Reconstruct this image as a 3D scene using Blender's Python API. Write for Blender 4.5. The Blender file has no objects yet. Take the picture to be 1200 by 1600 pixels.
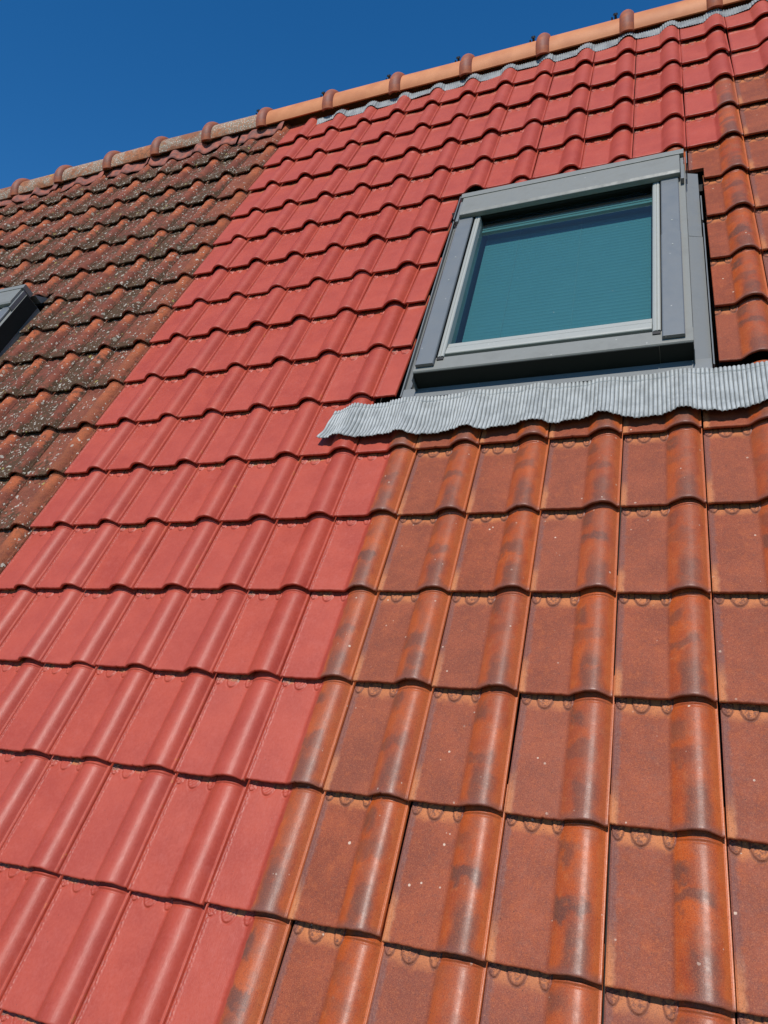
import bpy, math, random
import numpy as np
from mathutils import Matrix, Vector

S = bpy.context.scene
COL = S.collection

# ------------------------------------------------------------------ frame of the roof slope
W, L = 0.2, 0.2596                       # cover width and visible length of one roof tile
PITCH = math.radians(55.1)
RIDGE_Z = 8.5
VC, NC = 4.239, -0.065                   # axis of the ridge tiles in slope coordinates (m up the slope, m off it)
VA = 4.19                                # upper end of the tiling
cp, sp = math.cos(PITCH), math.sin(PITCH)
Uw, Vw, Nw = Vector((1, 0, 0)), Vector((0, cp, sp)), Vector((0, -sp, cp))
ORG = Vector((0, -(VC * cp - NC * sp), RIDGE_Z - (VC * sp + NC * cp)))
M = Matrix(((Uw.x, Vw.x, Nw.x, ORG.x), (Uw.y, Vw.y, Nw.y, ORG.y), (Uw.z, Vw.z, Nw.z, ORG.z), (0, 0, 0, 1)))
ROT = M.to_3x3()

# ------------------------------------------------------------------ camera
R = Matrix(((0.92378943, 0.21881467, -0.31421844), (-0.03396284, -0.77056623, -0.63645441), (-0.38139168, 0.59862161, -0.70440937)))
CP = Vector((0.15613335, -0.20512437, 1.47188762))
cd = bpy.data.cameras.new('camera'); cam = bpy.data.objects.new('camera', cd); COL.objects.link(cam); S.camera = cam
x_, y_, z_ = ROT @ R[0], -(ROT @ R[1]), -(ROT @ R[2])
pos = M @ CP
cam.matrix_world = Matrix(((x_.x, y_.x, z_.x, pos.x), (x_.y, y_.y, z_.y, pos.y), (x_.z, y_.z, z_.z, pos.z), (0, 0, 0, 1)))
cd.sensor_fit = 'VERTICAL'; cd.sensor_height = 36; cd.lens = 1149.3 / 1600 * 36
cd.clip_start = 0.02; cd.clip_end = 5000

# ------------------------------------------------------------------ sun, sky, exposure
SUN = (ROT @ Vector((0.07, 0.35, 1.0))).normalized()
elev = math.asin(SUN.z); azim = math.atan2(SUN.x, SUN.y)
w = bpy.data.worlds.new('World'); S.world = w; w.use_nodes = True
nt = w.node_tree; sky = nt.nodes.new('ShaderNodeTexSky'); sky.sky_type = 'NISHITA'; sky.sun_disc = False
sky.sun_elevation = elev; sky.sun_rotation = azim; sky.altitude = 300; sky.air_density = 1.0; sky.dust_density = 0.0; sky.ozone_density = 6.0
hs = nt.nodes.new('ShaderNodeHueSaturation'); hs.inputs['Saturation'].default_value = 1.27; hs.inputs['Value'].default_value = 1.6
nt.links.new(sky.outputs[0], hs.inputs['Color']); nt.links.new(hs.outputs[0], nt.nodes['Background'].inputs[0]); nt.nodes['Background'].inputs[1].default_value = 0.075
sl = bpy.data.lights.new('sun', 'SUN'); sl.energy = 4.15; sl.angle = math.radians(0.53); sl.color = (1.0, 0.955, 0.89)
so = bpy.data.objects.new('sun', sl); COL.objects.link(so); so.rotation_euler = SUN.to_track_quat('Z', 'Y').to_euler(); so.location = (0, -10, 30)
S.view_settings.view_transform = 'Standard'; S.view_settings.look = 'None'; S.view_settings.gamma = 1; S.view_settings.exposure = 0.0
S.render.resolution_x = 768; S.render.resolution_y = 1024

# ------------------------------------------------------------------ small helpers
def tag(o, label=None, cat=None, group=None, kind=None):
    if label: o['label'] = label
    if cat: o['category'] = cat
    if group: o['group'] = group
    if kind: o['kind'] = kind
    return o

def link(name, me, parent=None, mat=None):
    o = bpy.data.objects.new(name, me); COL.objects.link(o)
    if parent: o.parent = parent
    if mat is not None and me is not None and not me.materials: me.materials.append(mat)
    return o

class NT:
    def __init__(s, name, rough=0.6, spec=0.5):
        s.m = bpy.data.materials.new(name); s.m.use_nodes = True; s.t = s.m.node_tree
        s.b = s.t.nodes['Principled BSDF']; s.b.inputs['Roughness'].default_value = rough
        s.b.inputs['Specular IOR Level'].default_value = spec
    def n(s, typ, **kw):
        nd = s.t.nodes.new(typ)
        for k, v in kw.items(): setattr(nd, k, v)
        return nd
    def set(s, sock, v):
        if hasattr(v, 'is_linked') or isinstance(v, bpy.types.NodeSocket): s.t.links.new(v, sock)
        else: sock.default_value = v
    def math(s, op, a, b=0.0, c=0.0, clamp=False):
        nd = s.n('ShaderNodeMath', operation=op, use_clamp=clamp)
        for i, v in enumerate((a, b, c)): s.set(nd.inputs[i], v)
        return nd.outputs[0]
    def noise(s, vec, scale, detail=3, rough=0.5, dist=0.0):
        nd = s.n('ShaderNodeTexNoise'); s.set(nd.inputs['Vector'], vec)
        nd.inputs['Scale'].default_value = scale; nd.inputs['Detail'].default_value = detail
        nd.inputs['Roughness'].default_value = rough; nd.inputs['Distortion'].default_value = dist
        return nd.outputs['Fac']
    def vor(s, vec, scale, feature='F1', rnd=1.0):
        nd = s.n('ShaderNodeTexVoronoi', feature=feature); s.set(nd.inputs['Vector'], vec)
        nd.inputs['Scale'].default_value = scale; nd.inputs['Randomness'].default_value = rnd
        return nd.outputs['Distance'], nd.outputs['Color']
    def ramp(s, f, lo, hi, a=0.0, b=1.0):
        nd = s.n('ShaderNodeMapRange', interpolation_type='SMOOTHSTEP'); s.set(nd.inputs[0], f)
        nd.inputs[1].default_value = lo; nd.inputs[2].default_value = hi; nd.inputs[3].default_value = a; nd.inputs[4].default_value = b
        return nd.outputs[0]
    def mix(s, f, a, b, mode='MIX'):
        nd = s.n('ShaderNodeMix', data_type='RGBA', blend_type=mode)
        s.set(nd.inputs[0], f)
        for sock, v in ((nd.inputs[6], a), (nd.inputs[7], b)):
            s.set(sock, v if not isinstance(v, tuple) else (*v, 1.0))
        return nd.outputs[2]
    def bump(s, h, strength=0.3, dist=0.002, prev=None):
        nd = s.n('ShaderNodeBump'); nd.inputs['Strength'].default_value = strength; nd.inputs['Distance'].default_value = dist
        s.set(nd.inputs['Height'], h)
        if prev is not None: s.set(nd.inputs['Normal'], prev)
        return nd.outputs[0]
    def coords(s):
        """object position shifted by a random amount per object, tile-local x and y (0..1), random number"""
        tc = s.n('ShaderNodeTexCoord'); oi = s.n('ShaderNodeObjectInfo')
        sc = s.n('ShaderNodeVectorMath', operation='SCALE'); sc.inputs[0].default_value = (37.0, 53.0, 11.0); s.set(sc.inputs['Scale'], oi.outputs['Random'])
        ad = s.n('ShaderNodeVectorMath', operation='ADD'); s.set(ad.inputs[0], tc.outputs['Object']); s.set(ad.inputs[1], sc.outputs[0])
        sep = s.n('ShaderNodeSeparateXYZ'); s.set(sep.inputs[0], tc.outputs['UV'])
        return ad.outputs[0], sep.outputs[0], sep.outputs[1], oi.outputs['Random']
    def stretch(s, vec, x, y, z):
        nd = s.n('ShaderNodeVectorMath', operation='MULTIPLY'); s.set(nd.inputs[0], vec); nd.inputs[1].default_value = (x, y, z)
        return nd.outputs[0]
    def out(s, col=None, rough=None, normal=None):
        if col is not None: s.set(s.b.inputs['Base Color'], col if not isinstance(col, tuple) else (*col, 1.0))
        if rough is not None: s.set(s.b.inputs['Roughness'], rough)
        if normal is not None: s.set(s.b.inputs['Normal'], normal)
        return s.m

# ------------------------------------------------------------------ materials
def paint_colour(g, P, rnd, x, y):
    """brushed red roof paint: cloudy coats, darker mottling along the left edge, worn specks"""
    n1 = g.noise(P, 9, 4, 0.6); n2 = g.noise(P, 160, 4, 0.6); n3 = g.noise(P, 34, 5, 0.65)
    c = g.mix(g.ramp(n1, 0.3, 0.7), (0.355, 0.043, 0.020), (0.435, 0.062, 0.029))
    c = g.mix(g.ramp(n3, 0.5, 0.75, 0.0, 0.35), c, (0.46, 0.096, 0.066))
    c = g.mix(g.ramp(n2, 0.40, 0.75, 0.0, 0.30), c, (0.48, 0.105, 0.075))
    c = g.mix(g.ramp(n2, 0.44, 0.25, 0.0, 0.35), c, (0.25, 0.032, 0.022))
    c = g.mix(g.ramp(rnd, 0.0, 1.0, 0.0, 0.22), c, (0.45, 0.085, 0.058))
    crn = g.math('MULTIPLY', g.ramp(g.math('ADD', x, g.math('MULTIPLY', n3, 0.05)), 0.10, 0.06), g.ramp(n2, 0.4, 0.6))
    c = g.mix(g.math('MULTIPLY', crn, 0.5), c, (0.22, 0.035, 0.025))
    d, cc = g.vor(P, 150); sep = g.n('ShaderNodeSeparateColor'); g.set(sep.inputs[0], cc)
    c = g.mix(g.math('MULTIPLY', g.ramp(sep.outputs[0], 0.975, 0.98), g.ramp(d, 0.22, 0.08, 0, 0.8)), c, (0.12, 0.03, 0.02))
    return c

def clay_colour(g, P, x, y, rnd):
    """bare engobed clay: dull brownish pan, orange roll with dark flame marks"""
    nA = g.noise(P, 10, 5, 0.65); nB = g.noise(P, 48, 5, 0.7); nC = g.noise(P, 420, 3, 0.6)
    pan = g.mix(g.ramp(nA, 0.35, 0.68), (0.215, 0.046, 0.022), (0.315, 0.069, 0.029))
    pan = g.mix(g.ramp(nB, 0.5, 0.75, 0, 0.45), pan, (0.46, 0.115, 0.036))
    pan = g.mix(g.ramp(nB, 0.44, 0.25, 0, 0.5), pan, (0.15, 0.045, 0.028))
    nD = g.noise(P, 150, 4, 0.7)
    pan = g.mix(g.ramp(nD, 0.52, 0.72, 0, 0.35), pan, (0.42, 0.14, 0.065))
    pan = g.mix(g.ramp(nD, 0.47, 0.30, 0, 0.45), pan, (0.13, 0.05, 0.042))
    # faint orange strip at the head of the pan around the half moons
    pan = g.mix(g.ramp(g.math('ADD', y, g.math('MULTIPLY', g.math('SUBTRACT', nB, 0.5), 0.12)), 0.86, 0.96, 0, 0.85), pan, (0.58, 0.20, 0.07))
    # roll
    roll = g.mix(g.ramp(nA, 0.35, 0.65), (0.52, 0.092, 0.010), (0.37, 0.060, 0.012))
    roll = g.mix(g.ramp(nB, 0.5, 0.8, 0, 0.5), roll, (0.58, 0.19, 0.06))
    roll = g.mix(g.math('MULTIPLY', g.math('MULTIPLY', g.ramp(x, 0.64, 0.74), g.ramp(x, 0.95, 0.86)), g.ramp(g.noise(P, 24, 4, 0.6), 0.35, 0.65, 0.1, 0.8)), roll, (0.30, 0.076, 0.032))
    wob = g.math('MULTIPLY', g.math('SUBTRACT', g.noise(P, 13, 4, 0.65), 0.5), 0.42)
    yy = g.math('ADD', y, wob)
    def band(c, wd):                                     # soft dark flame across the roll
        d = g.math('ABSOLUTE', g.math('SUBTRACT', yy, c)); return g.ramp(d, wd, wd * 0.35)
    xs = g.math('ADD', x, g.math('MULTIPLY', g.math('SUBTRACT', g.noise(P, 30, 2), 0.5), 0.12))
    ca = g.math('ADD', 0.80, g.math('MULTIPLY', g.math('SUBTRACT', rnd, 0.5), 0.12)); cb = g.math('ADD', 0.50, g.math('MULTIPLY', g.math('SUBTRACT', g.math('FRACT', g.math('MULTIPLY', rnd, 7.3)), 0.5), 0.22))
    b1 = g.math('MULTIPLY', g.math('MULTIPLY', band(ca, 0.12), g.math('ADD', 0.3, g.math('MULTIPLY', 0.7, g.math('FRACT', g.math('MULTIPLY', rnd, 23.1))))), g.ramp(xs, 0.74, 0.66))
    b2 = g.math('MULTIPLY', g.math('MULTIPLY', band(cb, 0.085), g.math('ADD', 0.35, g.math('MULTIPLY', 0.65, g.math('FRACT', g.math('MULTIPLY', rnd, 13.7))))), g.ramp(xs, 0.90, 0.84))
    b3 = g.math('MULTIPLY', g.ramp(yy, 0.42, 0.22), g.math('MULTIPLY', g.ramp(xs, 0.62, 0.70), g.ramp(xs, 0.93, 0.84)))
    dk = g.math('MAXIMUM', b1, g.math('MAXIMUM', b2, g.math('MULTIPLY', b3, 0.8)))
    amt = g.math('MULTIPLY', dk, g.ramp(g.noise(P, 36, 5, 0.7), 0.30, 0.50, 0.35, 1.0))
    roll = g.mix(g.math('MULTIPLY', amt, 0.9), roll, (0.115, 0.050, 0.034))
    roll = g.mix(g.ramp(xs, 0.90, 0.95, 0, 0.6), roll, (0.52, 0.13, 0.032))
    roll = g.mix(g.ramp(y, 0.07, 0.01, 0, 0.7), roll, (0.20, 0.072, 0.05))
    c = g.mix(g.ramp(x, 0.535, 0.575), pan, roll)
    # rough beaded strip along the side lap
    xe = g.math('ADD', x, g.math('MULTIPLY', g.math('SUBTRACT', nB, 0.5), 0.09))
    c = g.mix(g.ramp(xe, 0.095, 0.05, 0, 0.8), c, (0.17, 0.075, 0.065))
    c = g.mix(g.math('MULTIPLY', g.ramp(xe, 0.10, 0.05, 0, 0.9), g.ramp(yy, 0.40, 0.1)), c, (0.56, 0.20, 0.075))
    # relief shade painted as dark outlines round the half moons, dirt mottling inside
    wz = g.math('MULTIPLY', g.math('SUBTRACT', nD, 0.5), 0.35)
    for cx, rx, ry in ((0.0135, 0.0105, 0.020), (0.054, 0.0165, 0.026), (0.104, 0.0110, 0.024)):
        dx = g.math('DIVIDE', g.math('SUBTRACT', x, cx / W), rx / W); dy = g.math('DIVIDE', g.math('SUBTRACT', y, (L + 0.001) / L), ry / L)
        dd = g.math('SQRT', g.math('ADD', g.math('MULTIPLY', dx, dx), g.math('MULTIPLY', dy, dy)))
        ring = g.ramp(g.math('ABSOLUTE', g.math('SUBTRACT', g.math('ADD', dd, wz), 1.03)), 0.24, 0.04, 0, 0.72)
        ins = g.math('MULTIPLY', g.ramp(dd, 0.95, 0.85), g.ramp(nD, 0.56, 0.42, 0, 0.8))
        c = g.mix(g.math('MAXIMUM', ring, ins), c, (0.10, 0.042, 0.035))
    c = g.mix(g.ramp(rnd, 0.0, 1.0, 0.0, 0.22), c, (0.24, 0.085, 0.06))
    nE = g.noise(P, 750, 2, 0.6)
    c = g.mix(g.ramp(nC, 0.52, 0.72, 0, 0.34), c, (0.50, 0.165, 0.07))
    c = g.mix(g.ramp(nC, 0.47, 0.30, 0, 0.50), c, (0.12, 0.042, 0.030))
    c = g.mix(g.ramp(nE, 0.54, 0.68, 0, 0.35), c, (0.56, 0.22, 0.10))
    c = g.mix(g.ramp(nE, 0.46, 0.34, 0, 0.45), c, (0.10, 0.035, 0.025))
    # small pale lichen freckles and pits
    d, cc = g.vor(P, 130); sep = g.n('ShaderNodeSeparateColor'); g.set(sep.inputs[0], cc)
    pick = g.ramp(g.math('ADD', sep.outputs[0], g.math('MULTIPLY', g.math('SUBTRACT', nA, 0.5), 0.12)), 0.984, 0.992)
    rz = g.math('MULTIPLY', sep.outputs[2], 0.42)
    c = g.mix(g.math('MULTIPLY', pick, g.math('MULTIPLY', g.ramp(g.math('SUBTRACT', g.math('ADD', d, g.math('MULTIPLY', nC, 0.2)), rz), 0.16, 0.02), g.ramp(sep.outputs[1], 0, 1, 0.4, 1))), c, (0.60, 0.44, 0.33))
    pick = g.ramp(sep.outputs[1], 0.955, 0.965)
    c = g.mix(g.math('MULTIPLY', pick, g.ramp(d, 0.16, 0.09, 0, 0.9)), c, (0.06, 0.03, 0.02))
    return c, nA, nB, nC

def scallop_bump(g, P, nB, nC, s=0.25):
    return g.bump(nC, s, 0.0006, g.bump(nB, 0.22, 0.002))

def make_paint(name, mixed=False):
    g = NT(name, 0.5, 0.5); P, x, y, rnd = g.coords()
    c = paint_colour(g, P, rnd, x, y); pc = c
    cl, nA, nB, nC = clay_colour(g, P, x, y, rnd)
    # misses of the roller: between the half moons and deep in the side lap
    nz = g.noise(P, 45, 3)
    m1 = g.math('MULTIPLY', g.ramp(g.math('ADD', y, g.math('MULTIPLY', nz, 0.05)), 0.985, 1.0), g.ramp(x, 0.56, 0.5))
    m2 = g.math('MULTIPLY', g.ramp(x, 0.962, 0.975), g.ramp(nz, 0.60, 0.66))
    miss = g.math('MULTIPLY', g.math('MAXIMUM', m1, m2), g.ramp(g.noise(P, 25, 2), 0.45, 0.6))
    if mixed:
        ed = g.math('ADD', x, g.math('MULTIPLY', g.math('SUBTRACT', nz, 0.5), 0.10))
        miss = g.math('MAXIMUM', miss, g.ramp(ed, 0.60, 0.625))
    c = g.mix(miss, pc, cl)
    # brush marks lengthwise with the odd curl
    br = g.noise(g.stretch(P, 320, 38, 60), 1.0, 4, 0.6, 1.6)
    nrm = g.bump(br, 0.42, 0.0010, g.bump(nC, 0.16, 0.0005))
    r = g.mix(miss, (0.40, 0.40, 0.40), (0.52, 0.52, 0.52))
    rr = g.math('ADD', g.math('MULTIPLY', g.math('SUBTRACT', br, 0.5), 0.25), g.ramp(miss, 0, 1, 0.50, 0.48))
    return g.out(c, rr, nrm)

def make_clay(name):
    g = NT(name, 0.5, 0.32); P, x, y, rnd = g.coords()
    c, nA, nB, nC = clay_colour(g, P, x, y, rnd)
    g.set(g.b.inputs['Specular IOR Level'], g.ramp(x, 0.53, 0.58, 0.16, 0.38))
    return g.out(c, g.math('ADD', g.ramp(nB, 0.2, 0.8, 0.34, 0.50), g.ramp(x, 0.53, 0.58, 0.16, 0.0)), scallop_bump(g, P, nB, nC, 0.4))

def make_weathered(name, amount=1.0):
    g = NT(name, 0.85, 0.22); P, x, y, rnd = g.coords()
    nA = g.noise(P, 9, 5, 0.65); nB = g.noise(P, 46, 5, 0.72); nC = g.noise(P, 230, 4, 0.7)
    c = g.mix(g.ramp(nA, 0.35, 0.65), (0.17, 0.050, 0.032), (0.27, 0.080, 0.046))
    onr = g.math('MULTIPLY', g.ramp(x, 0.55, 0.62), g.ramp(x, 0.97, 0.9))
    clean = g.math('MULTIPLY', onr, g.ramp(g.math('ADD', y, g.math('MULTIPLY', nA, 1.1)), 0.95, 1.40, 0.06, 1.0))
    c = g.mix(g.math('MULTIPLY', clean, g.ramp(nB, 0.72, 0.42)), c, (0.44, 0.115, 0.045))
    low = g.ramp(y, 0.45, 0.02, 0.0, 0.10)
    val = g.math('ADD', low, g.math('MULTIPLY', g.math('SUBTRACT', 1.0, onr), 0.11))
    mz = g.math('ADD', g.math('ADD', g.math('MULTIPLY', nB, 0.6), g.math('MULTIPLY', nA, 0.4)), val)
    mz = g.math('ADD', mz, g.math('MULTIPLY', g.math('SUBTRACT', rnd, 0.5), 0.08))
    if amount < 0.8:                      # strip next to the painted field: dirty orange-brown
        c = g.mix(g.math('MULTIPLY', g.ramp(x, 0.45, 0.7, 0.2, 0.6), g.ramp(nB, 0.3, 0.6)), c, (0.31, 0.095, 0.040))
    k = 0.0 if amount > 0.8 else 0.09
    c = g.mix(g.ramp(mz, 0.50 + k, 0.66 + k, 0, 0.88), c, (0.080, 0.041, 0.024))
    c = g.mix(g.math('MULTIPLY', g.ramp(mz, 0.58 + k, 0.68 + k), g.ramp(nC, 0.46, 0.60)), c, (0.040, 0.042, 0.016))
    c = g.mix(g.ramp(nC, 0.42, 0.26, 0, 0.85), c, (0.035, 0.024, 0.018))
    c = g.mix(g.math('MULTIPLY', g.ramp(nC, 0.56, 0.72, 0, 0.4), g.ramp(mz, 0.5, 0.62)), c, (0.36, 0.23, 0.14))
    # lichen: crusty patches of mixed size with eaten edges, pale grey, cream and a little mustard
    nzc = g.n('ShaderNodeTexNoise'); g.set(nzc.inputs['Vector'], P); nzc.inputs['Scale'].default_value = 120; nzc.inputs['Detail'].default_value = 4
    sc = g.n('ShaderNodeVectorMath', operation='SCALE'); g.set(sc.inputs[0], nzc.outputs['Color']); sc.inputs['Scale'].default_value = 0.016
    wob = g.n('ShaderNodeVectorMath', operation='ADD'); g.set(wob.inputs[0], P); g.set(wob.inputs[1], sc.outputs[0])
    W3 = g.stretch(wob.outputs[0], 1.0, 0.8, 1.0)
    ex = 0.10 if amount < 0.8 else 0.0
    for scale, th, rad, colr in ((26, 0.88, 0.34, (0.36, 0.33, 0.25)), (52, 0.75, 0.42, (0.50, 0.47, 0.39)), (105, 0.67, 0.45, (0.58, 0.54, 0.45)), (40, 0.93, 0.34, (0.40, 0.34, 0.10))):
        d, cc = g.vor(W3, scale); sep = g.n('ShaderNodeSeparateColor'); g.set(sep.inputs[0], cc)
        pick = g.math('GREATER_THAN', g.math('ADD', sep.outputs[0], g.math('MULTIPLY', g.math('SUBTRACT', mz, 0.60), 1.1)), th + ex)
        rsz = g.math('MULTIPLY', rad, g.math('ADD', 0.25, g.math('MULTIPLY', sep.outputs[1], 0.75)))
        spot = g.ramp(g.math('SUBTRACT', rsz, d), 0.0, 0.05)
        c = g.mix(g.math('MULTIPLY', g.math('MULTIPLY', pick, spot), g.ramp(nC, 0.36, 0.55, 0.15, 0.95)), c, colr)
    nrm = g.bump(nC, 0.9, 0.003, g.bump(nB, 0.6, 0.005))
    return g.out(c, None, nrm)

def metal(name, col, rough=0.45, met=0.0, spec=0.5, dirt=0.25):
    g = NT(name, rough, spec); tc = g.n('ShaderNodeTexCoord'); P = tc.outputs['Object']
    n = g.noise(P, 18, 4, 0.6); n2 = g.noise(P, 240, 3)
    c = g.mix(g.ramp(n, 0.4, 0.75, 0, dirt), col, tuple(v * 0.62 + 0.02 for v in col))
    d, cc = g.vor(P, 60); sep = g.n('ShaderNodeSeparateColor'); g.set(sep.inputs[0], cc)
    c = g.mix(g.math('MULTIPLY', g.ramp(sep.outputs[0], 0.955, 0.96), g.ramp(d, 0.14, 0.06, 0, 0.6)), c, (0.75, 0.72, 0.65))
    g.b.inputs['Metallic'].default_value = met
    return g.out(c, g.ramp(n, 0.3, 0.7, rough - 0.06, rough + 0.1), g.bump(n2, 0.06, 0.0005))

M_PAINT = make_paint('red_roof_paint'); M_MIXED = make_paint('red_paint_beside_bare_roll', True)
M_CLAY = make_clay('bare_engobed_clay'); M_WEATH = make_weathered('lichened_clay'); M_WEATH2 = make_weathered('lightly_lichened_clay', 0.5)
M_LIGHT = metal('light_grey_aluminium', (0.205, 0.208, 0.188), 0.5, dirt=0.5)
M_STRIP = metal('pale_aluminium_strip', (0.35, 0.355, 0.32), 0.5)
M_COVER = metal('slate_grey_cover', (0.15, 0.163, 0.17), 0.42)
M_SIDE = metal('grey_flashing_sheet', (0.165, 0.175, 0.175), 0.5)
M_DARK = metal('dark_grey_frame_face', (0.016, 0.018, 0.016), 0.75, 0.0, 0.12)
M_BLACK = NT('black_rubber', 0.6).out((0.012, 0.012, 0.012))
M_VOID = NT('dark_lining', 0.9).out((0.015, 0.02, 0.025))

# ------------------------------------------------------------------ roof tile mesh
def smooth(a, b, t):
    t = np.clip((t - a) / (b - a), 0, 1); return t * t * (3 - 2 * t)

XS_HI = np.concatenate([np.linspace(0.0014, 0.016, 12), np.linspace(0.018, 0.106, 34), np.linspace(0.108, 0.118, 7), np.linspace(0.121, 0.184, 24), np.linspace(0.186, 0.1915, 5), np.array([0.1926, 0.1934, 0.1942, 0.1952, 0.1964, 0.1974, 0.1983])])
XS_LO = np.array([0.0014, 0.0035, 0.006, 0.010, 0.016, 0.04, 0.075, 0.104, 0.108, 0.111, 0.115, 0.121, 0.129, 0.138, 0.147, 0.156, 0.165, 0.174, 0.184, 0.1905, 0.1934, 0.196, 0.1983])
YF = np.array([0, 0.0002, 0.0006, 0.0012, 0.0020, 0.0032, 0.006])
def ys(hi, y1=L + 0.065):
    return np.concatenate([YF, np.linspace(0.0105, L - 0.03, 96 if hi else 12), np.linspace(L - 0.028, L + 0.008, 26 if hi else 12), np.array([L + 0.02, y1])])
DROP = 0.0222

def roll_z(x):
    """cross-section of a tile: flat pan, crease, steep left flank, rounded crown, gentler right flank, ledge"""
    z = np.zeros_like(x)
    px = np.array([0.1075, 0.1125, 0.119, 0.127, 0.136, 0.146, 0.156, 0.166, 0.175, 0.183, 0.1890, 0.1920, 0.1935, 0.1975, 0.2])
    pz = np.array([0.0, 0.0037, 0.0095, 0.0153, 0.0206, 0.0243, 0.0260, 0.0255, 0.0224, 0.0165, 0.0092, 0.0048, 0.0038, 0.0035, 0.0034])
    z = np.interp(x, px, pz, left=0.0, right=0.0034)
    return z

def roll_smooth(x):
    z = np.zeros_like(x); ws = 0
    for d, wt in ((-0.0035, 1), (-0.0018, 2), (0, 3), (0.0018, 2), (0.0035, 1)):
        z += wt * roll_z(x + d * np.clip((0.1925 - x) / 0.004, 0, 1)); ws += wt
    return z / ws

def tile_mesh(name, seed, kind, hi=True, x0=None, x1=None, y0=None, y1=None):
    """kind: 'smooth' for painted and bare tiles, 'rough' for weathered ones; x0..y1 trim the tile where it was cut"""
    rs = np.random.RandomState(seed)
    xs = XS_HI.copy() if hi else XS_LO.copy(); yv = ys(hi)
    if x0 is not None: xs = np.concatenate([[x0], xs[xs > x0 + 0.0008]])
    if x1 is not None: xs = np.concatenate([xs[xs < x1 - 0.0008], [x1]])
    if y0 is not None: yv = np.concatenate([[y0], yv[yv > y0 + 0.0008]])
    if y1 is not None: yv = np.concatenate([yv[yv < y1 - 0.0008], [y1]])
    X, Y = np.meshgrid(xs, yv)
    Z = roll_smooth(X) - DROP * Y / L
    base = Z.copy()
    # rounded lower edge
    r = 0.0040
    if y0 is None: Z -= np.where(Y < r, r - np.sqrt(np.clip(r * r - (r - Y) ** 2, 0, None)), 0)
    # raised collar across the roll just below the tile above
    rz = roll_smooth(X)
    Z += (0.0028 * np.exp(-((Y - (L - 0.0060)) / 0.0020) ** 2) - 0.0014 * np.exp(-((Y - (L - 0.0112)) / 0.0022) ** 2)) * smooth(0.002, 0.012, rz)
    # groove and ragged bead along the left side lap
    def rnoise(freq, amp, ax=Y):
        v = np.zeros_like(ax)
        for k in range(5):
            v += np.sin(ax * freq * (1 + 0.83 * k) + rs.uniform(0, 6.28)) / (1 + 0.5 * k)
        return v * amp
    edge = 0.0105 + rnoise(420, 0.0007) + rnoise(1500, 0.0004)
    bead = np.exp(-((X - edge) / 0.0021) ** 2)
    lump = 0.5 + 0.5 * np.sin(Y * 2 * math.pi / 0.0072 + 2.0 * np.sin(Y * 260 + rs.uniform(0, 6)) + (X - edge) * 500)
    Z += bead * 0.0021 * lump
    Z += 0.0011 * np.exp(-((X - 0.0052) / 0.0016) ** 2) - 0.0011 * np.exp(-((X - 0.0022) / 0.0012) ** 2)
    Z += np.where((X > 0.004) & (X < edge), rs.uniform(-1, 1, X.shape) * 0.0006, 0)
    Z -= 0.0009 * np.exp(-((X - 0.1938) / 0.0008) ** 2)
    # half moons at the head of the pan
    for cx, rx, ry in ((0.0135, 0.0105, 0.020), (0.054, 0.0165, 0.026), (0.104, 0.0110, 0.024)):
        d = np.sqrt(((X - cx) / rx) ** 2 + ((Y - (L + 0.001)) / ry) ** 2)
        ins = smooth(1.06, 0.93, d)
        Z += ins * 0.0024 - 0.0013 * np.exp(-((d - 1.10) / 0.07) ** 2) + 0.0008 * np.exp(-((d - 0.92) / 0.06) ** 2)
        Z += ins * np.where(d < 0.85, 1, 0) * 0.0013 * np.sin(X * 900 + rs.uniform(0, 6)) * np.sin(Y * 800 + X * 300 + rs.uniform(0, 6))
    # slight hand-made warp
    Z += 0.0006 * np.sin(X * 28 + rs.uniform(0, 6)) * np.sin(Y * 17 + rs.uniform(0, 6))
    if kind == 'rough':
        for f, a in ((160, 0.0006), (380, 0.0005), (800, 0.00035)):
            Z += a * np.sin(X * f + rs.uniform(0, 6) + 2 * np.sin(Y * f * 0.6)) * np.sin(Y * f * 0.9 + rs.uniform(0, 6) + 2 * np.sin(X * f * 0.7))
        if hi: Z += rs.uniform(-1, 1, Z.shape) * 0.00022
    ny, nx = X.shape
    rows = [np.stack([X, Y, Z], -1)]
    xb, yb = X.copy(), Y.copy()
    # lower face and underside in front of the first row (prepended), thickness 12 mm
    th = 0.0105
    f0 = np.stack([X[0], Y[0] + 0.030, base[0] - th - 0.030 * DROP / L + 0.001], -1)
    f1 = np.stack([X[0], Y[0] + 0.0045, base[0] - th], -1)
    f2 = np.stack([X[0], Y[0] + 0.0006, base[0] - th + 0.0022], -1)
    G = np.concatenate([np.stack([f0, f1, f2], 0), rows[0]], 0)
    if y0 is None and kind == 'rough': G[1:3, :, 1] += rs.uniform(-1, 1, (2, nx)) * 0.0004
    if y0 is None:
        wv = 0.0005 * np.sin(X[0] * 75 + rs.uniform(0, 6)) + 0.0003 * np.sin(X[0] * 260 + rs.uniform(0, 6))
        for _ in range(rs.randint(0, 3)):
            cx_ = rs.uniform(0.01, 0.19); wv = wv + rs.uniform(0.0008, 0.0022) * np.exp(-((X[0] - cx_) / rs.uniform(0.0015, 0.004)) ** 2)
        wgt = np.concatenate([[0, 1, 1], np.clip(1 - yv / 0.008, 0, 1)])
        G[:, :, 1] += wgt[:, None] * wv[None, :]
    # side walls
    lft = G[:, :1].copy(); lft[3:, :, 2] -= 0.012; lft[:, :, 0] += 0.0006
    rgt = G[:, -1:].copy(); rgt[3:, :, 2] -= 0.013; rgt[:, :, 0] -= 0.0006
    G = np.concatenate([lft, G, rgt], 1)
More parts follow.
